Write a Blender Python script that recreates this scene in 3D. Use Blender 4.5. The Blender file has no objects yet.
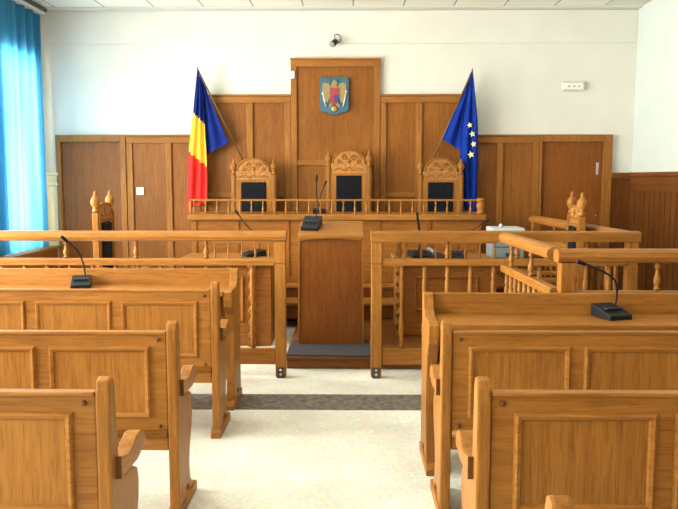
import bpy, bmesh, math, random
from mathutils import Vector, Matrix
random.seed(7)
PI = math.pi
C = bpy.context.scene.collection
sc = bpy.context.scene

# ------------------------------------------------------------------ materials
def new_mat(name):
    m = bpy.data.materials.new(name); m.use_nodes = True
    nt = m.node_tree
    return m, nt, nt.nodes['Principled BSDF']

def plain(name, col, rough=.5, metal=0, noise=.06, scale=8, bump=0):
    m, nt, p = new_mat(name)
    N = nt.nodes; L = nt.links
    tc = N.new('ShaderNodeTexCoord')
    n = N.new('ShaderNodeTexNoise'); n.inputs['Scale'].default_value = scale; n.inputs['Detail'].default_value = 4
    L.new(tc.outputs['Object'], n.inputs['Vector'])
    r = N.new('ShaderNodeValToRGB')
    a = [max(0, c*(1-noise)) for c in col]; b = [min(1, c*(1+noise)) for c in col]
    r.color_ramp.elements[0].color = (*a, 1); r.color_ramp.elements[1].color = (*b, 1)
    r.color_ramp.elements[0].position = .3; r.color_ramp.elements[1].position = .7
    L.new(n.outputs['Fac'], r.inputs['Fac']); L.new(r.outputs['Color'], p.inputs['Base Color'])
    p.inputs['Roughness'].default_value = rough; p.inputs['Metallic'].default_value = metal
    if bump:
        bp = N.new('ShaderNodeBump'); bp.inputs['Strength'].default_value = bump; bp.inputs['Distance'].default_value = .01
        L.new(n.outputs['Fac'], bp.inputs['Height']); L.new(bp.outputs['Normal'], p.inputs['Normal'])
    return m

def wood(name, dark, light, axis='z', rough=.42, gs=1.0):
    """oak: fine streaks along one axis, slow tone drift, open pores"""
    m, nt, p = new_mat(name)
    N = nt.nodes; L = nt.links
    tc = N.new('ShaderNodeTexCoord'); oi = N.new('ShaderNodeObjectInfo')
    add = N.new('ShaderNodeVectorMath'); add.operation = 'ADD'
    mul = N.new('ShaderNodeMath'); mul.operation = 'MULTIPLY'; mul.inputs[1].default_value = 37
    L.new(oi.outputs['Random'], mul.inputs[0])
    L.new(tc.outputs['Object'], add.inputs[0]); L.new(mul.outputs[0], add.inputs[1])
    mp = N.new('ShaderNodeMapping')
    s = {'x': (2.2, 34, 34), 'y': (34, 2.2, 34), 'z': (34, 34, 2.2)}[axis]
    mp.inputs['Scale'].default_value = [v*gs for v in s]
    L.new(add.outputs[0], mp.inputs['Vector'])
    n1 = N.new('ShaderNodeTexNoise'); n1.inputs['Scale'].default_value = 1.3; n1.inputs['Detail'].default_value = 7; n1.inputs['Distortion'].default_value = .6
    n2 = N.new('ShaderNodeTexNoise'); n2.inputs['Scale'].default_value = 5; n2.inputs['Detail'].default_value = 3
    n3 = N.new('ShaderNodeTexNoise'); n3.inputs['Scale'].default_value = 1.1; n3.inputs['Detail'].default_value = 2
    L.new(mp.outputs[0], n1.inputs['Vector']); L.new(mp.outputs[0], n2.inputs['Vector']); L.new(add.outputs[0], n3.inputs['Vector'])
    r = N.new('ShaderNodeValToRGB')
    r.color_ramp.elements[0].position = .22; r.color_ramp.elements[1].position = .78
    r.color_ramp.elements[0].color = (*dark, 1); r.color_ramp.elements[1].color = (*light, 1)
    L.new(n1.outputs['Fac'], r.inputs['Fac'])
    r2 = N.new('ShaderNodeValToRGB')
    r2.color_ramp.elements[0].position = .34; r2.color_ramp.elements[0].color = (.72, .66, .6, 1)
    r2.color_ramp.elements[1].position = .5; r2.color_ramp.elements[1].color = (1, 1, 1, 1)
    L.new(n2.outputs['Fac'], r2.inputs['Fac'])
    mx = N.new('ShaderNodeMix'); mx.data_type = 'RGBA'; mx.blend_type = 'MULTIPLY'; mx.inputs['Factor'].default_value = .8
    L.new(r.outputs['Color'], mx.inputs[6]); L.new(r2.outputs['Color'], mx.inputs[7])
    r3 = N.new('ShaderNodeValToRGB')
    r3.color_ramp.elements[0].position = .3; r3.color_ramp.elements[0].color = (.84, .82, .8, 1)
    r3.color_ramp.elements[1].position = .7; r3.color_ramp.elements[1].color = (1.1, 1.1, 1.08, 1)
    L.new(n3.outputs['Fac'], r3.inputs['Fac'])
    m2 = N.new('ShaderNodeMix'); m2.data_type = 'RGBA'; m2.blend_type = 'MULTIPLY'; m2.inputs['Factor'].default_value = 1
    L.new(mx.outputs[2], m2.inputs[6]); L.new(r3.outputs['Color'], m2.inputs[7])
    L.new(m2.outputs[2], p.inputs['Base Color'])
    p.inputs['Roughness'].default_value = rough; p.inputs['Specular IOR Level'].default_value = .18
    bp = N.new('ShaderNodeBump'); bp.inputs['Strength'].default_value = .12; bp.inputs['Distance'].default_value = .004
    L.new(n2.outputs['Fac'], bp.inputs['Height']); L.new(bp.outputs['Normal'], p.inputs['Normal'])
    return m

D, Lt = (.23, .086, .015), (.39, .165, .033)
OX = wood('oak_grain_x', D, Lt, 'x'); OY = wood('oak_grain_y', D, Lt, 'y'); OZ = wood('oak_grain_z', D, Lt, 'z')
PZ = wood('oak_panel_z', (.195, .064, .0105), (.315, .118, .022), 'z'); PX = wood('oak_panel_x', (.205, .070, .0115), (.33, .128, .025), 'x')
SZ = wood('oak_stile', (.235, .085, .0155), (.385, .158, .034), 'z'); SX = wood('oak_rail', (.235, .085, .0155), (.385, .158, .034), 'x')
DZ = wood('door_veneer', (.175, .050, .0075), (.28, .092, .015), 'z', .4)
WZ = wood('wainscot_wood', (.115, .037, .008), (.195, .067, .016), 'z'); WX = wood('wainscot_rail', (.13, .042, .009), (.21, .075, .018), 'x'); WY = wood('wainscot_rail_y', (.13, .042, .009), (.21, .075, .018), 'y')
LECT = wood('lectern_veneer', (.15, .043, .006), (.23, .074, .0115), 'z', .38)
ENDG = wood('dark_end_grain', (.10, .036, .012), (.17, .065, .02), 'x')
CARVE = None
def carved():
    m = wood('carved_oak', (.30, .115, .03), (.52, .25, .075), 'x')
    nt = m.node_tree; N = nt.nodes; L = nt.links
    p = N['Principled BSDF']
    v = N.new('ShaderNodeTexVoronoi'); v.inputs['Scale'].default_value = 26; v.feature = 'SMOOTH_F1'
    tc = N.new('ShaderNodeTexCoord'); L.new(tc.outputs['Object'], v.inputs['Vector'])
    b = N.new('ShaderNodeBump'); b.inputs['Strength'].default_value = .9; b.inputs['Distance'].default_value = .012
    L.new(v.outputs['Distance'], b.inputs['Height']); L.new(b.outputs['Normal'], p.inputs['Normal'])
    return m
CARVE = carved()
PLASTER = plain('wall_plaster', (.68, .665, .61), .9, 0, .03, 3, .05)
RPLASTER = plain('side_wall_plaster', (.62, .66, .63), .9, 0, .03, 3, .05)
CREAM = plain('cream_trim', (.86, .74, .48), .6, 0, .03)  # even cream colour on the back left corner trim
WHITE = plain('white_plastic', (.78, .78, .75), .4, 0, .02)
IVORY = plain('ivory_plastic', (.66, .62, .53), .45, 0, .03)
BLACK = plain('black_plastic', (.012, .013, .015), .4, 0, .1)
BLUEBLK = plain('mic_face', (.02, .03, .05), .35, 0, .1)
LEATHER = plain('black_leather', (.006, .007, .011), .75, 0, .2, 30, .1)
LEATHER.node_tree.nodes['Principled BSDF'].inputs['Specular IOR Level'].default_value = .12
STEEL = plain('steel', (.55, .55, .55), .3, 1, .05)
DSTEEL = plain('dark_steel', (.10, .085, .07), .45, .8, .2)
GREYP = plain('grey_plastic', (.22, .26, .28), .45, 0, .04)
LIDG = plain('pale_grey_plastic', (.50, .54, .54), .5, 0, .03)
SLOT = plain('dark_slot', (.03, .03, .035), .5)
MATC = plain('navy_carpet', (.035, .033, .045), .95, 0, .35, 120, .6)
FB = plain('flag_blue', (.007, .024, .20), .9, 0, .12, 5); FY = plain('flag_yellow', (.85, .56, .06), .7, 0, .06, 5); FR = plain('flag_red', (.72, .035, .03), .7, 0, .08, 5)
EUB = plain('european_blue', (.006, .032, .27), .9, 0, .15, 5); STAR = plain('star_yellow', (.85, .78, .42), .6, 0, .05)
TEAL = plain('shield_teal', (.025, .11, .17), .5, 0, .15, 40); GOLD = plain('old_gold', (.30, .23, .10), .45, .3, .2, 40)
CRED = plain('crest_red', (.32, .03, .04), .5); CBLUE = plain('crest_blue', (.03, .05, .22), .5); SILV = plain('crest_silver', (.72, .72, .68), .4, .3)
GRANITE = plain('grey_granite', (.125, .112, .098), .5, 0, .75, 24)

for m_ in (EUB, FB, FY, FR, BLACK, BLUEBLK): m_.node_tree.nodes['Principled BSDF'].inputs['Specular IOR Level'].default_value = .15
def floor_mat():
    m, nt, p = new_mat('terrazzo')
    N = nt.nodes; L = nt.links
    tc = N.new('ShaderNodeTexCoord')
    n = N.new('ShaderNodeTexNoise'); n.inputs['Scale'].default_value = 2.5; n.inputs['Detail'].default_value = 8
    v = N.new('ShaderNodeTexVoronoi'); v.inputs['Scale'].default_value = 60
    L.new(tc.outputs['Object'], n.inputs['Vector']); L.new(tc.outputs['Object'], v.inputs['Vector'])
    r = N.new('ShaderNodeValToRGB'); r.color_ramp.elements[0].position = .3; r.color_ramp.elements[1].position = .65
    r.color_ramp.elements[0].color = (.66, .66, .59, 1); r.color_ramp.elements[1].color = (.82, .82, .75, 1)
    L.new(n.outputs['Fac'], r.inputs['Fac'])
    mx = N.new('ShaderNodeMix'); mx.data_type = 'RGBA'; mx.blend_type = 'MULTIPLY'; mx.inputs['Factor'].default_value = .22
    L.new(r.outputs['Color'], mx.inputs[6]); L.new(v.outputs['Color'], mx.inputs[7])
    L.new(mx.outputs[2], p.inputs['Base Color']); p.inputs['Roughness'].default_value = .42
    return m
FLOOR = floor_mat()
def ceil_mat():
    m, nt, p = new_mat('ceiling_tile')
    N = nt.nodes; L = nt.links
    tc = N.new('ShaderNodeTexCoord')
    b = N.new('ShaderNodeTexBrick'); b.offset = 0; b.squash = 1
    b.inputs['Scale'].default_value = 1; b.inputs['Brick Width'].default_value = .6; b.inputs['Row Height'].default_value = .6
    b.inputs['Mortar Size'].default_value = .009; b.inputs['Mortar Smooth'].default_value = .1
    b.inputs['Color1'].default_value = (.84, .82, .73, 1); b.inputs['Color2'].default_value = (.80, .78, .70, 1); b.inputs['Mortar'].default_value = (.33, .30, .26, 1)
    mp = N.new('ShaderNodeMapping'); mp.inputs['Location'].default_value = (-3.036 + 6, -9.25 + 12, 0)
    L.new(tc.outputs['Object'], mp.inputs['Vector']); L.new(mp.outputs[0], b.inputs['Vector'])
    L.new(b.outputs['Color'], p.inputs['Base Color']); p.inputs['Roughness'].default_value = .9
    return m
CEIL = ceil_mat()
def curtain_mat():
    m = bpy.data.materials.new('blue_curtain'); m.use_nodes = True
    nt = m.node_tree; N = nt.nodes; L = nt.links
    N.remove(N['Principled BSDF']); out = N['Material Output']
    tc = N.new('ShaderNodeTexCoord')
    mp = N.new('ShaderNodeMapping'); mp.inputs['Scale'].default_value = (8, 14, .35)
    n = N.new('ShaderNodeTexNoise'); n.inputs['Scale'].default_value = 1; n.inputs['Detail'].default_value = 5
    L.new(tc.outputs['Object'], mp.inputs['Vector']); L.new(mp.outputs[0], n.inputs['Vector'])
    r = N.new('ShaderNodeValToRGB'); r.color_ramp.elements[0].position = .3; r.color_ramp.elements[1].position = .7
    r.color_ramp.elements[0].color = (.03, .19, .46, 1); r.color_ramp.elements[1].color = (.11, .42, .61, 1)
    L.new(n.outputs['Fac'], r.inputs['Fac'])
    d = N.new('ShaderNodeBsdfDiffuse'); t = N.new('ShaderNodeBsdfTranslucent'); mx = N.new('ShaderNodeMixShader'); mx.inputs['Fac'].default_value = .6
    L.new(r.outputs['Color'], d.inputs['Color']); L.new(r.outputs['Color'], t.inputs['Color'])
    L.new(d.outputs[0], mx.inputs[1]); L.new(t.outputs[0], mx.inputs[2]); L.new(mx.outputs[0], out.inputs['Surface'])
    return m
CURT = curtain_mat()
def glass_mat():
    m = bpy.data.materials.new('window_glass'); m.use_nodes = True
    nt = m.node_tree; N = nt.nodes; L = nt.links
    N.remove(N['Principled BSDF']); out = N['Material Output']
    t = N.new('ShaderNodeBsdfTransparent'); g = N.new('ShaderNodeBsdfGlossy'); g.inputs['Roughness'].default_value = .02
    t.inputs['Color'].default_value = (.95, .98, .97, 1)
    mx = N.new('ShaderNodeMixShader'); mx.inputs['Fac'].default_value = .06
    L.new(t.outputs[0], mx.inputs[1]); L.new(g.outputs[0], mx.inputs[2]); L.new(mx.outputs[0], out.inputs['Surface'])
    return m
GLASS = glass_mat()

# ------------------------------------------------------------------ mesh helpers
class MB:
    def __init__(s): s.bm = bmesh.new()
    def _mi(s, geom_before, mi):
        if mi:
            s.bm.faces.ensure_lookup_table()
            for f in s.bm.faces[geom_before:]: f.material_index = mi
    def box(s, x0, x1, y0, y1, z0, z1, bev=0, mi=0):
        k = len(s.bm.faces)
        x0, x1 = sorted((x0, x1)); y0, y1 = sorted((y0, y1)); z0, z1 = sorted((z0, z1))
        t = bmesh.new()
        M = Matrix.Translation(((x0+x1)/2, (y0+y1)/2, (z0+z1)/2)) @ Matrix.Diagonal((x1-x0, y1-y0, z1-z0, 1))
        bmesh.ops.create_cube(t, size=1, matrix=M)
        if bev:
            bmesh.ops.bevel(t, geom=list(t.edges), offset=bev, segments=2, affect='EDGES', profile=.6)
        s._merge(t); s._mi(k, mi); return s
    def _merge(s, t):
        me = bpy.data.meshes.new('t'); t.to_mesh(me); t.free()
        s.bm.from_mesh(me); bpy.data.meshes.remove(me)
    def prism(s, pts, axis, a0, a1, bev=0, mi=0):
        """extrude polygon. axis 'x': pts=(y,z); 'y': pts=(x,z); 'z': pts=(x,y)"""
        k = len(s.bm.faces); t = bmesh.new()
        def P(p, a): return {'x': (a, p[0], p[1]), 'y': (p[0], a, p[1]), 'z': (p[0], p[1], a)}[axis]
        v0 = [t.verts.new(P(p, a0)) for p in pts]; v1 = [t.verts.new(P(p, a1)) for p in pts]
        n = len(pts)
        t.faces.new(v0); t.faces.new(v1[::-1])
        for i in range(n): t.faces.new((v0[i], v1[i], v1[(i+1) % n], v0[(i+1) % n]))
        bmesh.ops.recalc_face_normals(t, faces=t.faces)
        if bev:
            ed = [e for e in t.edges if (e.verts[0] in v0 and e.verts[1] in v0) or (e.verts[0] in v1 and e.verts[1] in v1)]
            bmesh.ops.bevel(t, geom=ed, offset=bev, segments=2, affect='EDGES', profile=.6)
        s._merge(t); s._mi(k, mi); return s
    def lathe(s, prof, loc=(0, 0, 0), seg=12, mi=0, axis='z'):
        k = len(s.bm.faces); t = bmesh.new(); rings = []
        for r, z in prof:
            if r < 1e-5: rings.append([t.verts.new((0, 0, z))])
            else: rings.append([t.verts.new((r*math.cos(2*PI*i/seg), r*math.sin(2*PI*i/seg), z)) for i in range(seg)])
        for a, b in zip(rings, rings[1:]):
            for i in range(seg):
                j = (i+1) % seg
                if len(a) == 1 and len(b) == 1: continue
                if len(a) == 1: t.faces.new((a[0], b[j], b[i]))
                elif len(b) == 1: t.faces.new((a[i], a[j], b[0]))
                else: t.faces.new((a[i], a[j], b[j], b[i]))
        if len(rings[0]) > 1: t.faces.new(rings[0][::-1])
        if len(rings[-1]) > 1: t.faces.new(rings[-1])
        bmesh.ops.recalc_face_normals(t, faces=t.faces)
        for f in t.faces: f.smooth = len(f.verts) < 5
        R = {'z': Matrix(), 'x': Matrix.Rotation(PI/2, 4, 'Y'), 'y': Matrix.Rotation(-PI/2, 4, 'X')}[axis]
        t.transform(Matrix.Translation(loc) @ R)
        s._merge(t); s._mi(k, mi); return s
    def tube(s, pts, r, seg=8, mi=0):
        k = len(s.bm.faces); t = bmesh.new(); pts = [Vector(p) for p in pts]
        rr = r if isinstance(r, (list, tuple)) else [r]*len(pts); rings = []; up = None
        for i, p in enumerate(pts):
            d = (pts[min(i+1, len(pts)-1)] - pts[max(i-1, 0)]).normalized()
            if up is None:
                up = Vector((0, 0, 1)) if abs(d.z) < .9 else Vector((0, 1, 0))
            u = d.cross(up).normalized(); v = u.cross(d).normalized(); up = v
            rings.append([t.verts.new(p + (u*math.cos(2*PI*j/seg) + v*math.sin(2*PI*j/seg))*rr[i]) for j in range(seg)])
        for a, b in zip(rings, rings[1:]):
            for j in range(seg): t.faces.new((a[j], a[(j+1) % seg], b[(j+1) % seg], b[j]))
        t.faces.new(rings[0][::-1]); t.faces.new(rings[-1])
        bmesh.ops.recalc_face_normals(t, faces=t.faces)
        for f in t.faces: f.smooth = len(f.verts) == 4
        s._merge(t); s._mi(k, mi); return s
    def build(s, name, mats, parent=None, label=None, smooth=False):
        me = bpy.data.meshes.new(name); 
        if smooth:
            for f in s.bm.faces: f.smooth = True
        s.bm.to_mesh(me); s.bm.free()
        for m in (mats if isinstance(mats, (list, tuple)) else [mats]): me.materials.append(m)
        o = bpy.data.objects.new(name, me); C.objects.link(o)
        if parent: o.parent = parent
        if label: o['label'] = label
        return o

def bez(pts, n=14):
    """Catmull-Rom through points"""
    P = [Vector(p) for p in pts]; P = [P[0]*2-P[1]] + P + [P[-1]*2-P[-2]]; out = []
    for i in range(1, len(P)-2):
        for k in range(n):
            t = k/n; a, b, c, d = P[i-1:i+3]
            out.append(.5*((2*b)+(c-a)*t+(2*a-5*b+4*c-d)*t*t+(3*b-a-3*c+d)*t**3))
    out.append(P[-2]); return out

def tag(o, label, cat, group=None):
    o['label'] = label; o['category'] = cat
    if group: o['group'] = group
    return o
def thing(name, label, cat, loc=(0, 0, 0), rz=0, group=None):
    o = bpy.data.objects.new(name, None); C.objects.link(o); o.empty_display_size = .1
    o.location = loc; o.rotation_euler = (0, 0, rz)
    return tag(o, label, cat, group)
def struct(o): o['kind'] = 'structure'; return o
def copy_tree(o, parent=None):
    c = o.copy(); C.objects.link(c)
    if parent: c.parent = parent
    for ch in list(o.children): copy_tree(ch, c)
    return c
def dup(o, loc, rz, label, group=None):
    c = copy_tree(o); c.location = loc; c.rotation_euler = (0, 0, rz); c['label'] = label
    if group: c['group'] = group
    return c
def part_copy(o, loc, parent=None):
    c = o.copy(); C.objects.link(c); c.parent = parent or o.parent; c.location = loc
    for ch in list(o.children):
        d = ch.copy(); C.objects.link(d); d.parent = c
    return c

# ------------------------------------------------------------------ room shell
XL, XR, YB, YR, H = -3.83, 3.50, 9.42, -2.6, 3.56
struct(MB().box(XL-.3, XR+.3, YR-.3, YB+.3, -.2, 0).build('floor', FLOOR))
struct(MB().box(XL+.002, XR-.002, 4.775, 5.13, 0, .0015).build('trim_1', GRANITE))      # dark stone band set in the floor
struct(MB().box(XL-.3, 3.04, YR-.3, 9.25, H, H+.15).build('ceiling', CEIL))
struct(MB().box(3.042, XR+.3, YR-.3, 9.25, H, H+.15).box(XL-.3, XR+.3, 9.252, YB+.3, H-.012, H+.15).build('trim_2', PLASTER))
struct(MB().box(XL-.3, XR+.3, YB, YB+.3, 0, H-.014).build('wall_back', PLASTER))
struct(MB().box(XL+.001, XR-.001, YB-.010, YB-.001, 3.15, H-.014, .008).build('trim_3', PLASTER))  # shallow plaster beam
struct(MB().box(XR, XR+.3, YR, YB-.001, 0, H-.001).build('wall_right', RPLASTER))
struct(MB().box(XL-.3, XR+.3, YR-.3, YR-.001, 0, H-.001).build('wall_rear', PLASTER))
WINS = [(-1.7, .3), (.9, 2.9), (3.5, 5.5), (5.85, 7.6), (8.2, 9.12)]
wl = MB(); e = YR; Z0, Z1 = .72, 2.92
for a, b in WINS:
    wl.box(XL-.3, XL, e, a, 0, H-.001); wl.box(XL-.3, XL, a, b, 0, Z0); wl.box(XL-.3, XL, a, b, Z1, H-.001); e = b
wl.box(XL-.3, XL, e, YB-.001, 0, H-.001)
struct(wl.build('wall_left', PLASTER))
for i, (a, b) in enumerate(WINS):
    w = MB(); x0, x1 = XL-.24, XL-.18
    a_, b_, z0_, z1_ = a+.002, b-.002, Z0+.002, Z1-.002
    w.box(x0, x1, a_, a_+.06, z0_, z1_).box(x0, x1, b_-.06, b_, z0_, z1_).box(x0, x1, a_+.06, b_-.06, z0_, z0_+.06).box(x0, x1, a_+.06, b_-.06, z1_-.06, z1_)
    w.box(x0+.005, x1-.005, (a+b)/2-.03, (a+b)/2+.03, z0_+.06, z1_-.06).box(x0+.005, x1-.005, a_+.06, b_-.06, 2.3, 2.35)
    win = struct(w.build('window_%d' % (i+1), WHITE))
    MB().box(x0+.025, x0+.031, a_+.06, b_-.06, z0_+.06, z1_-.06).build('pane', GLASS, win)

# ---- panelling of the back wall (front faces near y = 9.37)
YF = 9.365
def panelled(name, x0, x1, ztop, stiles, rails=(), dz=.0, z0=.0, cap=True, depth=0.0, sw=.075):
    """boarded wall section: field, stiles and rails as parts"""
    y0 = YF - depth
    root = struct(MB().box(x0, x1, y0+.03, YB-.001, z0, ztop-.002).build(name, PZ))
    for sx in stiles:
        MB().box(sx-sw/2, sx+sw/2, y0, y0+.0295, z0, ztop-.08, .006).build('stile', SZ, root)
    xs = sorted(stiles)
    MB().box(x0, x1, y0-.002, y0+.0295, ztop-.0795, ztop, .006).build('top_rail', SX, root)
    for a, b in zip(xs, xs[1:]):
        for rz in rails:
            MB().box(a+sw/2, b-sw/2, y0+.001, y0+.0295, rz-.032, rz+.032, .006).build('rail', SX, root)
    if cap: MB().box(x0-.004, x1+.004, y0-.02, YB-.0195, ztop, ztop+.022, .006).build('cap_moulding', SX, root)
    return root
# low left: door + two panels
panelled('trim_4', -2.785, -1.862, 2.02, [-2.745, -2.258, -1.90], z0=0)
panelled('trim_5', -1.86, -.732, 2.51, [-1.822, -1.24, -.77], [1.305])
panelled('trim_6', -.73, .368, 2.945, [-.692, .33], [1.70], depth=.012)
panelled('trim_7', .37, 1.448, 2.51, [.408, .85, 1.41], [1.305])
panelled('trim_8', 1.45, 2.338, 2.02, [1.488, 1.855, 2.30])
def door(name, frame_name, x0, x1, fl, fr, handle_x=None):
    f = MB()
    f.box(x0-fl, x0, 9.352, YB-.001, 0, 2.042, .006).box(x1, x1+fr, 9.352, YB-.001, 0, 2.042, .006).box(x0, x1, 9.352, YB-.001, 1.955, 2.042, .006)
    struct(f.build(frame_name, SZ))
    d = struct(MB().box(x0+.003, x1-.003, 9.392, YB-.001, .004, 1.952).build(name, DZ))
    if handle_x:
        pl = MB().box(handle_x-.016, handle_x+.016, 9.387, 9.3918, 1.55, 1.70, .002).build('strike_plate', STEEL, d)
        MB().lathe([(.008, 0), (.008, .03), (.02, .035), (.02, .05), (0, .052)], (handle_x, 9.3865, 1.05), 10, axis='y').build('door_knob', STEEL, d)
        d.children[-1].rotation_euler = (0, 0, 0)
    return d
door('door_1', 'trim_9', -3.60, -2.86, .06, .072)
door('door_2', 'trim_10', 2.37, 3.12, .03, .11, 3.06)
# cream pilaster with moulded cap in the back left corner
p = MB().box(XL+.004, -3.662, 9.385, YB-.001, 0, 1.56)
pil = struct(p.build('trim_11', CREAM))
MB().box(XL+.004, -3.64, 9.34, YB-.02, 1.545, 1.575, .005).box(XL+.004, -3.65, 9.355, YB-.02, 1.49, 1.545, .01).box(XL+.004, -3.645, 9.348, YB-.02, 1.42, 1.447, .006).box(XL+.004, -3.655, 9.365, YB-.02, 1.447, 1.49).build('capital', CREAM, pil)
# wainscot: back wall right corner and right wall
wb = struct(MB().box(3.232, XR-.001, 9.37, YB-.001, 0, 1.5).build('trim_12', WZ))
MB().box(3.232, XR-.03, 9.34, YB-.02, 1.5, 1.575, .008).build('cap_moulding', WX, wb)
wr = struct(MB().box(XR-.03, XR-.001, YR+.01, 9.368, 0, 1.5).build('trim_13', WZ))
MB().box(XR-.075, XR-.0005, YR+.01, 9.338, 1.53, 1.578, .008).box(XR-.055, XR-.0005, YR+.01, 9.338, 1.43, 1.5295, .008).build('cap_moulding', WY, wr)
bt = MB(); y = 9.2
while y > YR+.1:
    bt.box(XR-.042, XR-.0305, y-.012, y+.012, 0.12, 1.36, .003); y -= .145
bt.box(XR-.046, XR-.0305, YR+.01, 9.338, 1.36, 1.43, .004)
bt.build('batten', WZ, wr)
bb = struct(MB().box(XR-.048, XR-.0302, YR+.01, 9.338, 0, .115, .004).build('baseboard_right', WY))
# ledge under the curtained window
s_ = struct(MB().box(XL+.001, XL+.20, 5.9, 9.33, .63, .665, .006).build('trim_14', OY))
MB().box(XL+.001, XL+.16, 5.92, 9.32, 0, .629).build('apron', OY, s_)

# ------------------------------------------------------------------ curtain
def curtain(name, label, ya, yb, seed, z0=.675, z1=3.47):
    rnd = random.Random(seed)
    bm = bmesh.new(); n = int((yb-ya)*34); nz = 10; rows = []
    for k in range(nz+1):
        z = z0+(z1-z0)*k/nz; row = []
        for i in range(n+1):
            u = i/n; y = ya+(yb-ya)*u
            x = XL+.075+.03*math.sin(u*(yb-ya)*2*PI*4.6+.3*math.sin(9*u))*(1-.3*k/nz)+.012*math.sin(u*31+1)
            row.append(bm.verts.new((x, y, z)))
        rows.append(row)
    for a, b in zip(rows, rows[1:]):
        for i in range(n): bm.faces.new((a[i], a[i+1], b[i+1], b[i]))
    m = MB(); m.bm.free(); m.bm = bm
    t = thing(name, label, 'curtain', (0, 0, 0))
    m.build('curtain_fabric', CURT, t, smooth=True)
    MB().box(XL+.04, XL+.13, ya-.02, min(yb+.02, YB-.03), 3.475, 3.51, .004).build('curtain_track', WHITE, t)
    MB().box(XL+.025, XL+.155, ya-.02, min(yb+.02, YB-.03), 3.511, 3.545, .003).build('track_bracket', DSTEEL, t)
    return t
curtain('curtain', 'blue curtain glowing with daylight, hanging beside the cream corner', 7.85, 9.27, 1)

# ------------------------------------------------------------------ pews
PEW_L = 2.66
def mould_frame(m, x0, x1, z0, z1, yb, w=.028, h=.016):
    """raised picture-frame moulding on a face at y=yb, towards -y"""
    prof = [(0, 0), (.004, -h*.7), (w*.35, -h), (w*.75, -h*.75), (w, 0)]
    t = bmesh.new(); cor = [(x0, z0, 1, 1), (x1, z0, -1, 1), (x1, z1, -1, -1), (x0, z1, 1, -1)]
    rings = [[t.verts.new((cx+sx*d, yb+h_, cz+sz*d)) for d, h_ in prof] for cx, cz, sx, sz in cor]
    for i in range(4):
        a, b = rings[i], rings[(i+1) % 4]
        for j in range(len(prof)-1): t.faces.new((a[j], b[j], b[j+1], a[j+1]))
    bmesh.ops.recalc_face_normals(t, faces=t.faces); m._merge(t)

END = [(.0, .05), (.0, .80), (.003, .855), (.014, .882), (.036, .892), (.058, .882), (.069, .855), (.073, .76), (.082, .64), (.098, .555), (.14, .527), (.25, .518), (.29, .498), (.303, .45),
       (.296, .39), (.268, .32), (.232, .25), (.218, .18), (.232, .11), (.27, .075), (.31, .05), (.225, .05), (.20, .085), (.165, .10), (.13, .085), (.105, .05)]
ARM = [(.0, .555), (.0, .622), (.05, .612), (.09, .602), (.13, .606), (.165, .622), (.205, .634), (.24, .630), (.272, .61), (.288, .585), (.284, .564), (.262, .556), (.236, .562), (.222, .552), (.18, .544), (.12, .547)]
def make_pew(s, label):
    """s=+1: bench runs to +x from its aisle end; s=-1: to -x. Back edge at y=0, faces +y"""
    t = thing('pew', label, 'pew')
    X = lambda v: s*v
    for k, x0 in enumerate((0, PEW_L-.047)):
        e = MB().prism(END, 'x', X(x0), X(x0+.045), .009).build('end_panel', OZ, t)
        MB().prism([(-.012, 0), (.345, 0), (.352, .03), (.335, .0495), (.0, .0495), (-.012, .035)], 'x', X(x0-.006), X(x0+.053), .005).build('foot', OY, e)
        a0 = -.016 if k == 0 else .017
        a = MB().prism([(q[0]+.055, q[1]) for q in ARM], 'x', X(x0+a0), X(x0+a0+.052), .006).build('armrest', OY, t)
        MB().box(X(x0+a0-.002), X(x0+a0+.054), .046,   .0548, .552, .626, .002).build('arm_block', ENDG, a, label='dark stained end block of the armrest')
    MB().box(X(.048), X(PEW_L-.048), .014, .036, .315, .835, .004).build('back_panel', OX, t)
    MB().box(X(.048), X(PEW_L-.048), .004, .046, .8355, .848, .004).build('back_cap', OX, t)
    for i in range(5):
        m = MB(); x0 = .118+i*.5
        a, b = sorted((X(x0), X(x0+.443)))
        mould_frame(m, a, b, .462, .784, .0142)
        MB().box(a+.02, b-.02, .0105, .0139, .48, .766).build('panel_field', OZ, t)
        m.build('panel_moulding', OX, t)
    MB().tube([(X(.049), .012, .392), (X(PEW_L-.049), .012, .392)], .017, 10).build('lower_rail', OX, t)
    MB().box(X(.056), X(PEW_L-.056), .0365, .40, .43, .462, .008).build('seat', OX, t)
    for z in (.812, .425):
        b = MB(); b.lathe([(.009, 0), (.009, -.005), (.005, -.009), (0, -.009)][::-1], (X(.082), .0135, z), 8, axis='y'); b.build('peg', ENDG, t)
    return t
XLA, XRA = -.755, .39
pl = make_pew(-1, 'oak pew on the left of the aisle nearest the viewer, cut by the photo edge')
pl.location = (XLA+.009, 2.255, 0); pl['group'] = 'pews left of the aisle'
dup(pl, (XLA+.005, 3.175, 0), 0, 'middle one of the three oak pews on the left of the aisle', 'pews left of the aisle')
lp_ = dup(pl, (XLA, 4.235, 0), 0, 'left-hand oak pew directly behind the desk carrying a black microphone', 'pews left of the aisle')
lp_.scale = (1, 1, 1.03)
pr = make_pew(1, 'oak pew nearest the viewer, only its rounded end top showing at the bottom')
pr.location = (XRA, 1.385, 0); pr['group'] = 'pews right of the aisle'
dup(pr, (XRA+.005, 2.27, 0), 0, 'right-hand oak pew in the foreground with one large moulded panel in full view', 'pews right of the aisle')
dup(pr, (XRA+.01, 3.20, 0), 0, 'right-hand oak pew directly behind the desk with the black microphone', 'pews right of the aisle')

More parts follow.
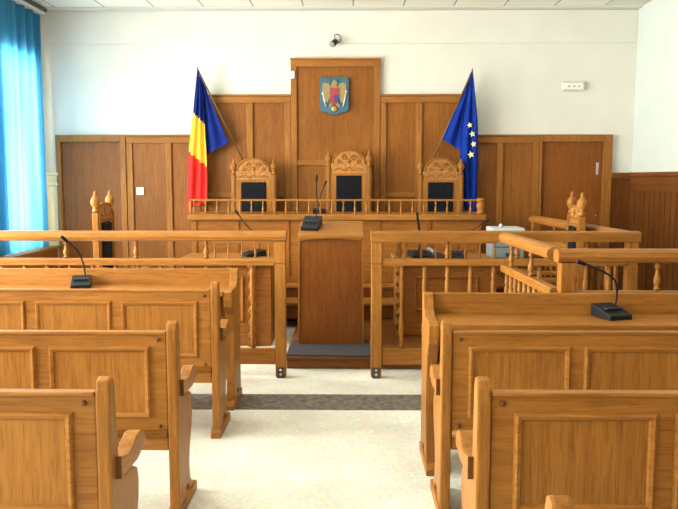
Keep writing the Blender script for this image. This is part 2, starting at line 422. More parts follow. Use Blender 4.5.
# ------------------------------------------------------------------ front desks (raised board, writing top)
DEND = [(.05, .05), (.07, .12), (.10, .30), (.095, .50), (.055, .62), (.01, .68), (.0, .72), (.0, .775), (.012, .786), (.20, .788), (.25, .815), (.275, .86), (.285, .888), (.305, .90), (.335, .895), (.35, .87), (.35, .05), (.26, .05), (.235, .085), (.20, .10), (.165, .085), (.14, .05)]
def make_desk(s, label, length):
    t = thing('desk', label, 'desk'); X = lambda v: s*v
    for x0 in (0, length-.055):
        e = MB().prism(DEND, 'x', X(x0), X(x0+.055), .006).build('end_panel', OZ, t)
        MB().prism([(-.01, 0), (.37, 0), (.37, .0495), (.02, .0495), (-.01, .03)], 'x', X(x0-.006), X(x0+.061), .005).build('foot', OY, e)
    MB().box(X(.056), X(length-.056), -.005, .305, .752, .782, .006).build('desktop', OX, t)
    MB().box(X(.056), X(length-.056), .3055, .335, .45, .893, .006).build('front_board', OX, t)
    MB().box(X(.056), X(length-.056), .10, .3, .54, .558, .003).build('shelf', OX, t)
    MB().box(X(.056), X(length-.056), .312, .33, .12, .4495).build('modesty_panel', OX, t)
    return t
dl = make_desk(-1, 'long oak desk with raised front board, first row left of the aisle', 2.68); dl.location = (XLA-.005, 4.765, 0)
dr = make_desk(1, 'long oak desk with raised front board, first row right of the aisle', 2.68); dr.location = (XRA+.005, 3.70, 0)

# ------------------------------------------------------------------ conference microphones
def mic(label, loc, rz, neck, w=.155, d=.15, h=.045, group=None, r=.0055):
    """neck: local points from base to head"""
    t = thing('microphone', label, 'microphone', loc, rz, group)
    b = MB().prism([(-d/2, 0), (d/2, 0), (d/2, h), (-d/2+.01, h*.45), (-d/2, h*.35)], 'x', -w/2, w/2, .004).build('base', BLACK, t)
    f = MB(); 
    for i in range(3):
        x = -w*.26+i*w*.26
        f.box(x-.014, x+.014, -.03, .0, h*.72, h*.86, .002)
    f.build('button', BLUEBLK, b)
    P = bez(neck); MB().tube(P, r).build('gooseneck', BLACK, t)
    d1 = (P[-1]-P[-3]).normalized()
    MB().tube([P[-1]-d1*.01, P[-1]+d1*.003, P[-1]+d1*.04, P[-1]+d1*.052], [.007, .0115, .0115, .007], 10).build('mic_head', BLACK, t)
    return t
mic('black conference microphone on the left front desk, gooseneck leaning left', (-1.80, 4.955, .7822), math.radians(16),
    [(.025, .06, .045), (.015, .07, .14), (-.02, .06, .24), (-.085, .02, .312)], w=.125, d=.19, h=.07)
mic('black conference microphone on the right front desk, gooseneck leaning left', (1.37, 3.90, .7822), math.radians(18), 
    [(.06, .05, .05), (.07, .05, .11), (.03, .03, .20), (-.10, .03, .268), (-.15, .03, .285)], w=.135, d=.165, h=.065)

# ------------------------------------------------------------------ railings
def vase(h, r):
    k = [(.75, 0), (.75, .05), (.95, .07), (.95, .10), (.55, .13), (.62, .18), (1.0, .30), (.95, .40), (.5, .62), (.45, .74), (.55, .80), (.9, .83), (.9, .87), (.6, .90), (.75, .95), (.75, 1.0)]
    return [(a*r, b*h) for a, b in k]
def spindle(h, r):
    k = [(.8, 0), (.8, .10), (1.0, .12), (.6, .15), (.95, .19), (1.0, .27), (.7, .38), (.62, .5), (.7, .62), (1.0, .73), (.95, .81), (.6, .85), (1.0, .88), (.8, .90), (.8, 1.0)]
    return [(a*r, b*h) for a, b in k]
UP = MB().lathe(vase(.131, .021)); LOWB = MB().lathe(spindle(.637, .02))
UPM = bpy.data.meshes.new('upper_baluster'); UP.bm.to_mesh(UPM); UPM.materials.append(OZ)
LOM = bpy.data.meshes.new('lower_baluster'); LOWB.bm.to_mesh(LOM); LOM.materials.append(OZ)
for m_ in (UPM, LOM): pass
def inst(name, mesh, parent, loc):
    o = bpy.data.objects.new(name, mesh); C.objects.link(o); o.parent = parent; o.location = loc; return o
ZT = 1.115     # tops of hand rail and middle rail
def railing(label, p0, p1, posts, uppers, lowers, round_rail=False, x_in=(0, 0), rail_ext=(0, 0), brackets=True, ZM=.912):
    p0, p1 = Vector((*p0, 0)), Vector((*p1, 0)); d = p1-p0; Ln = d.length; rz = math.atan2(d.y, d.x)
    t = thing('railing', label, 'railing', p0, rz, None)
    a, b = -rail_ext[0], Ln+rail_ext[1]
    if round_rail:
        pts = [(-.05, 1.05), (-.058, 1.075), (-.05, 1.10), (-.025, ZT), (.025, ZT), (.05, 1.10), (.058, 1.075), (.05, 1.05), (.03, 1.04), (-.03, 1.04)]
    else:
        pts = [(-.052, 1.04), (-.052, 1.105), (-.042, ZT), (.042, ZT), (.052, 1.105), (.052, 1.04)]
    MB().prism(pts, 'x', a, b, .004).build('hand_rail', OX, t)
    MB().prism([(-.032, ZM-.054), (-.032, ZM-.017), (-.022, ZM-.004), (.022, ZM-.004), (.032, ZM-.017), (.032, ZM-.054)], 'x', x_in[0], Ln-x_in[1]).build('middle_rail', OX, t)
    MB().box(x_in[0], Ln-x_in[1], -.022, .022, .10, .222, .005).build('bottom_rail', OX, t)
    for x in posts:
        q = MB().box(x-.04, x+.04, -.041, .041, .008, .862, .005).box(x-.034, x+.034, -.035, .035, .862, .874).box(x-.04, x+.04, -.041, .041, .874, 1.0395, .005).build('post', OZ, t)
        if brackets:
            br = MB().box(x-.03, x+.03, -.047, -.0415, .0, .085, .002).box(x-.03, x+.03, -.047, .045, 0, .0075).build('floor_bracket', DSTEEL, q)
            bo = MB()
            for z in (.03, .063): bo.lathe([(0, -.006), (.008, -.006), (.010, 0)], (x, -.0472, z), 8, axis='y')
            bo.build('bolt', STEEL, br)
    for x in uppers:
        o = inst('upper_baluster', UPM, t, (x, 0, ZM-.0035)); o.scale = (1, 1, (1.0395-ZM+.0035)/.131)
    for x in lowers:
        o = inst('lower_baluster', LOM, t, (x, 0, .2225)); o.scale = (1, 1, (ZM-.0545-.2225)/.637)
    return t
YR1 = 5.60
# left front: from its gate post to the wall
railing('long oak balustrade left of the opening, running to the curtained wall', (-3.72, YR1), (-.521, YR1), [3.20-.003], [3.2-.53*k-.56 for k in range(5)], [3.2-.215-.172*k for k in range(17)], True, (0, .045), (0, .045))
railing('oak balustrade right of the opening, running past the printer to a square end post', (.20, YR1), (2.10, YR1), [0, 1.9], [.53, 1.05, 1.57], [.19+.172*k for k in range(10)], False, (.045, .045), (.045, .05))
# witness box on the right
railing('short oak balustrade coming towards the viewer to a corner post', (1.14, 5.54), (1.19, 4.265), [], [.22, .72], [.11+.118*k for k in range(9)], True, (.03, .045), (-.05, -.05), ZM=.882)
railing('oak balustrade behind the right front desk, from corner post to panelled wall', (1.215, 4.20), (3.44, 4.20), [.0], [.51, 1.04, 1.57, 2.10], [.17+.172*k for k in range(11)], True, (.045, 0), (.06, 0), False, ZM=.882)
railing('oak balustrade running back towards the dark door beside a carved chair', (2.08, 5.66), (1.955, 7.95), [2.25], [.55, 1.1, 1.65], [.17+.172*k for k in range(11)], True, (0, .045), (-.0, .05), False)

# ------------------------------------------------------------------ dais, platform, mat
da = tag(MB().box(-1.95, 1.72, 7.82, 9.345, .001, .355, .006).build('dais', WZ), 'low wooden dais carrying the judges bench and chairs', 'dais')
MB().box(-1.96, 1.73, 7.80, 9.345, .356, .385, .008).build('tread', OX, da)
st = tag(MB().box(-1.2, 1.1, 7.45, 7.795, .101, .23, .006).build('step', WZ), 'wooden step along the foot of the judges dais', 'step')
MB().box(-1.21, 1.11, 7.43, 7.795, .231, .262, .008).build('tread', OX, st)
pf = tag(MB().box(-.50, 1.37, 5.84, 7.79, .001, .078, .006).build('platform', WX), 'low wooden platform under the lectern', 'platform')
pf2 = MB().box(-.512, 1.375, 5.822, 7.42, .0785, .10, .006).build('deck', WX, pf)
mt = MB(); pts = [(-.50, 5.85), (.05, 5.828), (.18, 5.83), (.23, 5.90), (.22, 6.16), (.14, 6.4), (-.50, 6.40)]
mt.prism(pts, 'z', .1005, .112, .003)
tag(mt.build('carpet', MATC), 'dark navy carpet piece laid before the lectern', 'carpet')

# ------------------------------------------------------------------ lectern
le = thing('lectern', 'tall plain oak lectern with a sloping top, in the opening', 'lectern', (-.16, 6.22, .112))
bm = bmesh.new()
def taper(m, x0, x1, y0, y1, z0, X0, X1, Y0, Y1, zf, zb):
    t = bmesh.new()
    v = [t.verts.new(q) for q in ((x0, y0, z0), (x1, y0, z0), (x1, y1, z0), (x0, y1, z0), (X0, Y0, zf), (X1, Y0, zf), (X1, Y1, zb), (X0, Y1, zb))]
    for f in ((0, 1, 2, 3), (4, 5, 6, 7), (0, 1, 5, 4), (1, 2, 6, 5), (2, 3, 7, 6), (3, 0, 4, 7)): t.faces.new([v[i] for i in f])
    bmesh.ops.recalc_face_normals(t, faces=t.faces); m._merge(t)
m = MB(); taper(m, -.269, .269, .012, .36, .0, -.255, .255, .012, .36, .898, .985); m.build('body', LECT, le)
m = MB(); taper(m, -.280, -.2695, .0, .38, .0, -.266, -.2555, .0, .38, .905, .99); taper(m, .2695, .280, .0, .38, .0, .2555, .266, .0, .38, .905, .99); m.build('side_panel', OZ, le)
m = MB(); q = m
q.prism([(-.03, .906), (-.03, .930), (.40, 1.022), (.40, .998)], 'x', -.27, .27, .004); m.build('sloping_top', OX, le)
m = MB(); arc = [(-.255 + .51*i/12, .88+.016*math.sin(PI*i/12)) for i in range(13)]
m.prism(arc + [(.255, .9055), (-.255, .9055)], 'y', -.012, .0115); m.build('lip', OX, le)
rs = math.atan2(.092, .43)
bm_ = mic('black conference microphone lying on the sloping lectern top', (-.315, 6.36, 1.078), math.radians(-6), [(.02, .06, .065), (.04, .10, .14), (.03, .13, .27), (.035, .13, .38)], w=.15, d=.22, h=.075)
bm_.rotation_euler = (rs, 0, math.radians(-8))
bm_.location = (-.328, 6.41, 1.088)

# ------------------------------------------------------------------ judges' bench
BX0, BX1, BY = -1.70, 1.405, 8.05
jb = thing('judges_bench', 'long oak judges bench with a row of small balusters along its top', 'bench', (0, 0, .386))
z = lambda v: v-.386
MB().box(BX0, BX1, BY, BY+.03, z(.387), z(1.061)).build('front_panel', PX, jb)
m = MB()
for a in (BX0, BX1-.05, -1.24, -.70, .28, .82): m.box(a, a+.05, BY-.012, BY-.0005, z(.40), z(1.05), .004)
m.box(BX0, BX1, BY-.014, BY-.0005, z(.388), z(.45), .004)
m.build('panel_moulding', PZ, jb)
for a in (BX0, BX1-.03): MB().box(a, a+.03, BY+.031, BY+.55, z(.387), z(1.061)).build('side_panel', PX, jb)
MB().box(BX0-.04, BX1+.045, BY-.05, BY+.58, z(1.062), z(1.125), .008).build('bench_top', OX, jb)
MB().box(BX0-.015, BX1-.03, BY-.03, BY-.005, z(1.265), z(1.285), .003).build('gallery_rail', OX, jb)
g = MB().lathe(vase(.139, .0135), seg=8); GM = bpy.data.meshes.new('gallery_baluster'); g.bm.to_mesh(GM); GM.materials.append(OZ)
n = 25
for i in range(n): inst('gallery_baluster', GM, jb, (BX0+.03+(BX1-.12-BX0-.03)*i/(n-1), BY-.0175, z(1.1255)))
gp = MB().lathe([(.03, 0), (.042, .015), (.042, .03), (.03, .04), (.042, .07), (.046, .10), (.036, .14), (.046, .15), (.046, .165), (.03, .17)], (0, 0, 0), 14)
gpo = gp.build('gallery_post', OZ, jb); gpo.location = (BX1-.012, BY-.0175, z(1.1255))
m = MB(); m.box(BX0-.028, BX0+.002, BY-.032, BY-.003, z(1.1255), z(1.2645), .003).box(BX0-.022, BX0-.004, BY+.0, BY+.4, z(1.235), z(1.262), .003)
m.build('gallery_corner', OZ, jb)
mic('small black microphone stand on the judges bench in front of the tallest chair', (-.335, 8.20, 1.126), 0, [(.0, .02, .04), (.0, .02, .12), (.02, .02, .22), (.06, .0, .31)], w=.14, d=.12, h=.05)

# ------------------------------------------------------------------ carved chairs
def make_chair(label, low=False):
    t = thing('carved_chair', label, 'chair')
    fin = [(.016, 0), (.024, .008), (.024, .02), (.015, .03), (.030, .055), (.036, .078), (.030, .10), (.016, .118), (.010, .13), (.013, .142), (.006, .155), (0, .16)]
    for sx in (-1, 1):
        x = sx*.243
        p = MB().box(x-.029, x+.029, .195, .25, 0, 1.165, .006).build('back_post', OZ, t)
        MB().lathe([(r*1.25, h_*1.2) for r, h_ in fin], (x, .2225, 1.1655), 12).build('finial', OZ, p)
        MB().prism([(x-.012, .48), (x+.012, .48), (x+.012, 1.16), (x-.012, 1.16)], 'y', .186, .1945, .004).build('fluting', OZ, p)
    # pierced arched crest
    pts = [(-.213, 1.10), (.213, 1.10), (.213, 1.20)]
    for i in range(17):
        a = i/16; x = .19-.38*a
        pts.append((x, 1.215+(.03 if low else .145)*math.sin(PI*a)**.75))
    pts.append((-.213, 1.20))
    cr = MB().prism(pts, 'y', .208, .238, .005).build('carved_crest', CARVE, t)
    sc_ = MB()
    for sx in (-1, 1):
        for (cx, cz, r0) in () if low else ((.055, 1.275, .034), (.118, 1.225, .027)):
            sp = [(sx*(cx+math.cos(th)*r0*(1-th/14)), .206, cz+math.sin(th)*r0*(1-th/14)) for th in [k*.45 for k in range(22)]]
            sc_.tube(sp, .0065, 6)
        sc_.tube(bez([(sx*.178, .206, 1.13), (sx*.12, .206, 1.155), (sx*.06, .206, 1.13), (0, .206, 1.165)], 6), .007, 6)
    arc_ = [(.192*math.cos(PI*i/18), .206, 1.205+(.035 if low else .15)*math.sin(PI*i/18)**.8) for i in range(19)]
    sc_.tube(arc_, .009, 6)
    sc_.lathe([(.0, -.012), (.02, -.008), (.026, 0)], (0, .206, 1.19 if low else 1.235), 10, axis='y')
    sc_.build('scroll_carving', OX, cr)
    MB().box(-.213, .213, .20, .232, .46, .52, .004).box(-.213, -.150, .20, .232, .52, 1.10, .004).box(.150, .213, .20, .232, .52, 1.10, .004).box(-.150, .150, .20, .232, 1.073, 1.10, .004).build('back_frame', OZ, t)
    MB().box(-.149, .149, .182, .226, .525, 1.072, .014).build('back_pad', LEATHER, t)
    MB().box(-.272, .272, -.25, .194, .38, .43, .006).build('seat_frame', OX, t)
    MB().box(-.25, .25, -.235, .18, .4305, .475, .018).build('seat_pad', LEATHER, t)
    for sx in (-1, 1):
        x = sx*.242
        MB().lathe([(.02, 0), (.027, .02), (.03, .05), (.022, .08), (.032, .2), (.024, .3), (.03, .34), (.03, .3795)], (x, -.22, 0), 12).build('front_leg', OZ, t)
        MB().lathe([(.022, 0), (.028, .03), (.018, .08), (.028, .14), (.02, .2), (.02, .215)], (x, -.2, .4305), 10).build('arm_support', OZ, t)
        MB().prism([(-.25, .66), (-.24, .685), (-.2, .69), (-.05, .672), (.1, .675), (.194, .69), (.194, .655), (.05, .645), (-.15, .6465), (-.23, .6465)], 'x', x-.028, x+.028, .005).build('armrest', OY, t)
        MB().box(x-.016, x+.016, -.19, .194, .16, .195, .004).build('stretcher', OY, t)
    return t
ZD = .386
c1 = make_chair('carved oak judge chair with black pad, nearest the three-coloured flag'); c1.location = (-1.165, 8.88, ZD)
c2 = dup(c1, (-.015, 8.88, ZD), 0, 'tallest carved oak judge chair, with black pad, below the coat of arms', 'judge chairs'); c2.scale = (1.0, 1, 1.075)
c3 = dup(c1, (1.09, 8.88, ZD), 0, 'carved oak judge chair with black pad, nearest the blue starred flag', 'judge chairs')
c1['group'] = 'judge chairs'
c4 = make_chair('carved oak chair seen nearly edge-on before the brown door beside the curtain', True)
c4.scale = (1, 1, 1.03); c4.location = (-2.07, 6.95, 0); c4.rotation_euler = (0, 0, math.radians(93)); c4['group'] = 'side chairs'
dup(c4, (1.68, 6.35, 0), math.radians(-97), 'carved oak chair seen edge-on behind the balustrade, by the dark door', 'side chairs')

# ------------------------------------------------------------------ side tables with gallery
def twist(h, r, turns, seg=10, n=60):
    bm = bmesh.new(); rings = []
    for k in range(n+1):
        zz = h*k/n; a = 2*PI*turns*k/n; ox, oy = r*.42*math.cos(a), r*.42*math.sin(a)
        rings.append([bm.verts.new((ox+r*.72*math.cos(2*PI*j/seg), oy+r*.72*math.sin(2*PI*j/seg), zz)) for j in range(seg)])
    for a, b in zip(rings, rings[1:]):
        for j in range(seg): bm.faces.new((a[j], a[(j+1) % seg], b[(j+1) % seg], b[j]))
    bm.faces.new(rings[0][::-1]); bm.faces.new(rings[-1])
    bmesh.ops.recalc_face_normals(bm, faces=bm.faces)
    m = MB(); m.bm.free(); m.bm = bm; return m
gt = MB().lathe(vase(.135, .011), seg=8); GT = bpy.data.meshes.new('gallery_spindle'); gt.bm.to_mesh(GT); GT.materials.append(OZ)
def side_table(label, x0, x1, zb, gal, col_x, panel_x, gp=False):
    """front edge y=6.6, seen from the public side"""
    t = thing('clerk_table', label, 'table', (0, 0, zb)); h = .77-zb
    MB().box(x0, x1, 6.6, 7.40, h-.032, h, .006).build('tabletop', OX, t)
    f = MB().box(x0+.04, x1-.02, 6.66, 6.685, .12, h-.0325).build('front_panel', PX, t)
    m = MB(); a, b = panel_x
    mould_frame(m, a, b, .22, h-.13, 6.66, .03, .02); m.build('panel_moulding', PX, f)
    MB().box(x0+.04, x1-.02, 6.645, 6.69, .0, .1195, .006).build('plinth', PX, t)
    for xx in (x0+.03, x1-.05):
        MB().box(xx, xx+.03, 6.70, 7.36, 0, h-.0325, .004).build('side_panel', OZ, t)
    c = twist(h-.105, .03, 6).build('twisted_column', OZ, t, smooth=True); c.location = (col_x, 6.625, .05)
    MB().box(col_x-.035, col_x+.035, 6.602, 6.644, 0, .0495, .004).build('column_base', OZ, t); MB().box(col_x-.035, col_x+.035, 6.602, 6.648, h-.0545, h-.0325, .003).build('column_capital', OZ, t)
    if gp: MB().lathe([(.03, 0), (.036, .02), (.02, .035), (.034, .07), (.036, .10), (.02, .135), (.03, .16), (.03, .19)], (col_x-.01, 6.625, h+.0005), 12).build('gallery_post', OZ, t)
    ga, gb = gal
    MB().box(ga, gb, 6.604, 6.632, h+.001, h+.03, .003).build('gallery_base', OX, t)
    MB().box(ga, gb, 6.604, 6.632, h+.1655, h+.19, .003).build('gallery_rail', OX, t)
    n = max(2, int((gb-ga)/.118)+1)
    for i in range(n): inst('gallery_spindle', GT, t, (ga+.02+(gb-ga-.04)*i/(n-1), 6.618, h+.0302))
    return t
side_table('oak clerk table with a microphone, behind the balustrade on the curtain side', -1.58, -.69, 0, (-1.22, -.70), -.875, (-1.45, -.95))
side_table('oak clerk table with two microphones, behind the balustrade beside the printer', .405, 1.33, .10, (.48, 1.30), .44, (.58, 1.15), True)
mic('wedge-shaped black microphone on the clerk table nearest the curtain', (-.92, 7.10, .7702), math.radians(-60), [(.02, .05, .04), (-.0, .06, .16), (-.06, -.05, .30), (-.09, -.115, .40)], w=.17, d=.2, h=.06)
mic('black upright microphone on the clerk table beside the lectern', (.66, 7.05, .7702), math.radians(10), [(.0, .03, .05), (.01, .02, .17), (-.015, .0, .30), (-.035, -.03, .38)], r=.011, w=.19, d=.2, h=.06)
mic('black microphone with a thin neck on the clerk table beside the printer', (.98, 6.95, .7702), math.radians(-25), [(.0, .05, .05), (.04, .05, .16), (.14, .08, .26), (.24, .12, .335)], r=.0045, w=.17, d=.17, h=.06)
tp = thing('telephone', 'dark desk telephone lying between two microphones on the clerk table', 'telephone', (.80, 6.84, .7702), .2)
MB().prism([(-.09, 0), (.09, 0), (.09, .055), (-.09, .025)], 'x', -.07, .07, .006).build('body', BLACK, tp)
MB().tube(bez([(-.055, -.08, .06), (-.055, -.04, .075), (-.055, .04, .09), (-.055, .085, .085)], 5), [.02]+[.013]*14+[.02], 8).build('handset', GREYP, tp, label='grey handset')

# ------------------------------------------------------------------ printer on its stand
ps = thing('printer_stand', 'small wooden stand carrying the grey printer', 'stand', (1.565, 7.60, 0))
MB().box(-.18, .20, -.17, .19, .68, .71, .004).build('stand_top', WX, ps)
for xx in (-.165, .18):
    for yy in (-.15, .16): MB().box(xx-.018, xx+.018, yy-.018, yy+.018, .001, .6795, .003).build('leg', WZ, ps)
pn = thing('printer', 'pale grey office printer beside the judges bench', 'printer', (1.565, 7.60, .7105))
MB().box(-.175, .19, -.16, .18, .0, .235, .012).build('body', GREYP, pn)
MB().box(-.18, .195, -.165, .185, .255, .315, .016).build('scanner_lid', LIDG, pn)
MB().box(-.165, .18, -.15, .17, .2355, .2545).build('lid_gap', SLOT, pn)
MB().box(-.02, .14, -.1635, -.1605, .02, .06, .001).build('paper_slot', SLOT, pn)
MB().box(-.165, .18, -.1635, -.1605, .115, .125, .001).build('tray_line', SLOT, pn)
MB().lathe([(.02, 0), (.02, .02), (.012, .035), (0, .036)], (-.045, 0, .3155), 10).build('lid_knob', LIDG, pn)

pn.scale = (.87, 1, .97)
# ------------------------------------------------------------------ things on the walls
sh = thing('coat_of_arms', 'blue shield plaque with a golden eagle on the tall centre panel', 'plaque', (-.193, 9.347, 2.285)); sh.scale = (1.07, 1, 1.07)
out = [(-.165, .07), (-.165, .40), (-.15, .425), (-.06, .418), (0, .428), (.06, .418), (.15, .425), (.165, .40), (.165, .07), (.14, .035), (.07, .015), (0, -.005), (-.07, .015), (-.14, .035)]
MB().prism(out, 'y', -.012, .009, .006).build('shield', TEAL, sh)
eg = MB()
for s in (-1, 1):
    eg.prism([(s*x, zz) for x, zz in ((.03, .30), (.055, .345), (.10, .36), (.135, .345), (.14, .25), (.13, .15), (.105, .10), (.09, .15), (.075, .13), (.062, .19), (.045, .17), (.035, .24))], 'y', -.022, -.0125, .003)
    eg.prism([(s*x, zz) for x, zz in ((.012, .12), (.05, .075), (.065, .09), (.035, .15))], 'y', -.022, -.0125, .002)
eg.prism([(-.035, .32), (-.03, .36), (-.012, .385), (.012, .385), (.028, .365), (.05, .355), (.03, .345), (.03, .31), (.035, .2), (.02, .12), (-.02, .12), (-.035, .2)], 'y', -.026, -.0125, .003)
eg.build('eagle', GOLD, sh)
ins = MB()
ins.box(-.05, -.001, -.034, -.0265, .22, .30, mi=0).box(.001, .05, -.034, -.0265, .22, .30, mi=1).box(-.05, -.001, -.034, -.0265, .145, .218, mi=1).box(.001, .05, -.034, -.0265, .145, .218, mi=2)
ins.prism([(-.05, .143), (.05, .143), (.02, .115), (0, .108), (-.02, .115)], 'y', -.034, -.0265, mi=0)
ins.build('inner_shield', [CRED, CRED, CBLUE], sh)
sw = MB(); sw.tube([(-.135, -.026, .255), (-.095, -.026, .09)], .006, 6).tube([(-.15, -.026, .235), (-.12, -.026, .245)], .004, 6); sw.build('sword', SILV, sh)
sp = MB(); sp.tube([(.135, -.026, .255), (.10, -.026, .09)], .006, 6).lathe([(0, -.012), (.012, 0), (0, .012)], (.136, -.026, .262), 8); sp.build('sceptre', SILV, sh)
MB().lathe([(0, -.012), (.03, -.009), (.04, 0)], (0, -.0125, .065), 16, axis='y').build('golden_boss', GOLD, sh)
sm = MB().prism([(-.052, .31), (-.03, .325), (-.033, .405), (-.052, .395)], 'y', -.018, -.0125).prism([(.052, .31), (.03, .325), (.033, .405), (.052, .395)], 'y', -.018, -.0125).build('dark_plume', plain('plume_dark', (.02, .05, .09), .6), sh)

cm = thing('security_camera', 'small black and grey security camera high above the tall panel', 'camera', (-.19, YB-.019, 3.15))
MB().lathe([(.035, 0), (.035, -.012), (.02, -.02), (0, -.02)][::-1], (0, 0, .02), 12, axis='y').build('wall_plate', GREYP, cm)
MB().tube(bez([(0, -.018, .02), (0, -.05, .015), (-.01, -.08, -.005)], 5), .008).build('arm', DSTEEL, cm)
b_ = MB(); b_.tube([(.012, -.06, .012), (-.012, -.11, -.018), (-.028, -.16, -.038)], [.034, .036, .036], 12); b_.build('housing', BLACK, cm)
MB().tube([(-.0285, -.161, -.0385), (-.034, -.178, -.046)], [.034, .03], 12).build('lens', GREYP, cm, label='pale grey lens ring')
MB().tube(bez([(.01, -.05, .03), (.0, -.06, .085), (.045, -.05, .10), (.075, -.035, .06), (.07, -.02, .02), (.03, -.012, .005)], 6), .0055).build('cable', BLACK, cm)

lp = thing('emergency_lamp', 'rounded ivory emergency lamp on the white wall above the dark door', 'lamp', (2.735, YB-.001, 2.57))
MB().box(-.145, .145, -.045, 0, .0, .115, .02).build('housing', IVORY, lp)
MB().box(-.12, .12, -.062, -.0455, .018, .098, .014).build('diffuser', WHITE, lp)
m = MB()
for x in (-.06, .0, .06): m.box(x-.012, x+.012, -.066, -.0625, .045, .062, .001)
m.build('indicator', GREYP, lp)
ls = thing('light_switch', 'square white light switch on the panelling beside the brown door', 'switch', (-2.625, YF+.017, 1.30))
MB().box(-.045, .045, -.012, 0, 0, .095, .004).build('plate', WHITE, ls)
MB().box(-.022, .022, -.018, -.0125, .02, .075, .003).build('rocker', WHITE, ls)
se = thing('sensor', 'small white sensor box at the edge of the tall panel', 'sensor', (-.708, YF-.0005-.014, 2.72))
MB().box(-.03, .03, -.035, 0, 0, .09, .006).build('casing', WHITE, se)
MB().lathe([(0, -.008), (.012, -.005), (.016, 0)], (0, -.0355, .045), 10, axis='y').build('lens', IVORY, se)

# ceiling louvre light above the judges (switched off)
LV = plain('louvre', (.12, .11, .09), .5)
def troffer(label, x, y):
    t = thing('ceiling_light', label, 'light', (x, y, H), 0)
    MB().box(-.295, .295, -.295, -.27, -.03, -.0005).box(-.295, .295, .27, .295, -.03, -.0005).box(-.295, -.27, -.27, .27, -.03, -.0005).box(.27, .295, -.27, .27, -.03, -.0005).build('frame', LV, t)
    m = MB()
    for k in range(9): m.box(-.27+.06*k+.027, -.27+.06*k+.033, -.269, .269, -.026, -.002)
    m.build('louvre', LV, t); return t
troffer('dark louvred ceiling light in the tiles above the blue starred flag', 2.136, 8.32)

# ------------------------------------------------------------------ flags
def cloth(name, rows, mats, bands, parent, yb, amp, nu=22, thick=.004, fold=5.0):
    """rows: list of (left point, right point) from top to bottom in (x,z); bands: v limits per material (function u,v -> index)"""
    n = len(rows); nv = 60; bm = bmesh.new(); G = []
    def lerp(v):
        f = v*(n-1); i = min(int(f), n-2); t = f-i
        a, b = rows[i], rows[i+1]
        return [(a[k][0]*(1-t)+b[k][0]*t, a[k][1]*(1-t)+b[k][1]*t) for k in (0, 1)]
    for j in range(nv+1):
        v = j/nv; (l, r) = lerp(v); g = []
        for i in range(nu+1):
            u = i/nu; x = l[0]*(1-u)+r[0]*u; zz = l[1]*(1-u)+r[1]*u
            w = min(1, v*3+.1)
            y = yb+amp*w*math.sin(u*fold*PI+1.2*v)+.012*math.sin(7*v+3*u)
            g.append(bm.verts.new((x, y, zz)))
        G.append(g)
    for j in range(nv):
        for i in range(nu):
            f = bm.faces.new((G[j][i], G[j][i+1], G[j+1][i+1], G[j+1][i])); f.material_index = bands((i+.5)/nu, (j+.5)/nv); f.smooth = True
    m = MB(); m.bm.free(); m.bm = bm
    o = m.build(name, mats, parent)
    s = o.modifiers.new('thickness', 'SOLIDIFY'); s.thickness = thick; s.offset = 0
    return o
fl = thing('tricolour_flag', 'blue, yellow and red flag drooping from a leaning pole', 'flag', (0, 0, 0))
POLE = plain('flag_pole', (.16, .08, .03), .4)
MB().tube([(-1.838, 9.19, 2.81), (-1.25, 9.325, 1.58)], .011).lathe([(0, 0), (.012, .01), (.006, .03), (0, .05)], (-1.84, 9.19, 2.80), 8).build('pole', POLE, fl)
MB().box(-1.275, -1.225, 9.29, 9.3695, 1.54, 1.60, .004).build('wall_bracket', DSTEEL, fl)
def rband(u, v):
    w = v-(.07*u-.035)
    return 0 if w < .345 else (1 if w < .70 else 2)
cloth('hanging_cloth', [((-1.84, 2.79), (-1.826, 2.795)), ((-1.872, 2.55), (-1.78, 2.52)), ((-1.905, 2.27), (-1.765, 2.24)), ((-1.935, 2.05), (-1.755, 2.0)), ((-1.962, 1.83), (-1.745, 1.78)), ((-1.985, 1.5), (-1.74, 1.45)), ((-2.01, 1.13), (-1.745, 1.20))],
      [FB, FY, FR], rband, fl, 9.17, .028)
cloth('folded_cloth', [((-1.826, 2.80), (-1.82, 2.79)), ((-1.80, 2.5), (-1.69, 2.44)), ((-1.785, 2.2), (-1.585, 2.18)), ((-1.775, 1.95), (-1.487, 1.95)), ((-1.765, 1.79), (-1.487, 1.935))], [FB], lambda u, v: 0, fl, 9.215, .018, fold=3.0)
fe = thing('starred_flag', 'blue flag with yellow stars drooping from a leaning pole', 'flag', (0, 0, 0))
MB().tube([(1.464, 9.19, 2.78), (.95, 9.325, 1.58)], .011).lathe([(0, 0), (.012, .01), (.006, .03), (0, .05)], (1.465, 9.19, 2.775), 8).build('pole', POLE, fe)
MB().box(.925, .975, 9.29, 9.3695, 1.54, 1.60, .004).build('wall_bracket', DSTEEL, fe)
cloth('hanging_cloth', [((1.455, 2.77), (1.47, 2.765)), ((1.40, 2.5), (1.505, 2.45)), ((1.355, 2.25), (1.535, 2.2)), ((1.335, 2.0), (1.548, 1.95)), ((1.335, 1.75), (1.555, 1.72)), ((1.365, 1.45), (1.55, 1.42)), ((1.40, 1.13), (1.54, 1.10))], [EUB], lambda u, v: 0, fe, 9.17, .03, fold=4.0)
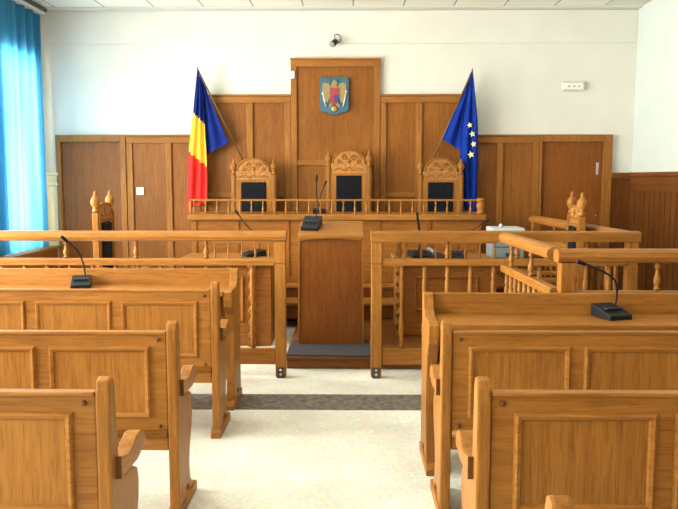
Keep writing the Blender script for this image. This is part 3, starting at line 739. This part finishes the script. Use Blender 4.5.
cloth('folded_cloth', [((1.448, 2.77), (1.456, 2.77)), ((1.335, 2.48), (1.42, 2.48)), ((1.225, 2.22), (1.38, 2.22)), ((1.125, 1.99), (1.355, 1.95)), ((1.128, 1.975), (1.345, 1.84))], [EUB], lambda u, v: 0, fe, 9.215, .018, fold=3.0)
for (x, zz, r) in ((1.435, 2.14, .036), (1.468, 2.035, .04), (1.485, 1.915, .04), (1.455, 1.79, .045)):
    pts = [(x+(r if k % 2 == 0 else r*.42)*math.cos(PI/2+.25+k*PI/5), zz+(r if k % 2 == 0 else r*.42)*math.sin(PI/2+.25+k*PI/5)) for k in range(10)]
    MB().prism(pts, 'y', 9.118, 9.126).build('star', STAR, fe)

# ------------------------------------------------------------------ light
def area(name, loc, rot, sx, sy, power, col):
    l = bpy.data.lights.new(name, 'AREA'); l.shape = 'RECTANGLE'; l.size = sx; l.size_y = sy; l.energy = power; l.color = col
    o = bpy.data.objects.new(name, l); C.objects.link(o); o.location = loc; o.rotation_euler = rot; return o
POW = {0: 150, 1: 400, 2: 540, 3: 360, 4: 210}
for i, (a, b) in enumerate(WINS):
    area('daylight', (XL-.5, (a+b)/2, 1.95), (0, -PI/2, 0), 2.6, (b-a)+.1, POW[i], (1, .955, .865))
w = bpy.data.worlds.new('sky'); sc.world = w; w.use_nodes = True
bg = w.node_tree.nodes['Background']; bg.inputs['Color'].default_value = (1, .97, .9, 1); bg.inputs['Strength'].default_value = 1.5
for (x, y) in ((-1.2, 1.6), (1.2, 1.6), (-1.2, 4.8), (1.2, 4.8)):
    pass

# ------------------------------------------------------------------ camera
F = 750.0
th = math.atan((254.5-178)/F); ya = math.atan((350-339)*math.cos(th)/F)
cd = bpy.data.cameras.new('camera'); cam = bpy.data.objects.new('camera', cd); C.objects.link(cam)
cam.location = (0, 0, 1.51); cam.rotation_euler = (PI/2-th, 0, ya)
cd.sensor_fit = 'HORIZONTAL'; cd.sensor_width = 36; cd.lens = F*36/678; cd.clip_start = .05
sc.camera = cam
vs = sc.view_settings; vs.view_transform = 'Standard'; vs.look = 'None'; vs.gamma = 1; vs.use_curve_mapping = False; vs.exposure = 0.44
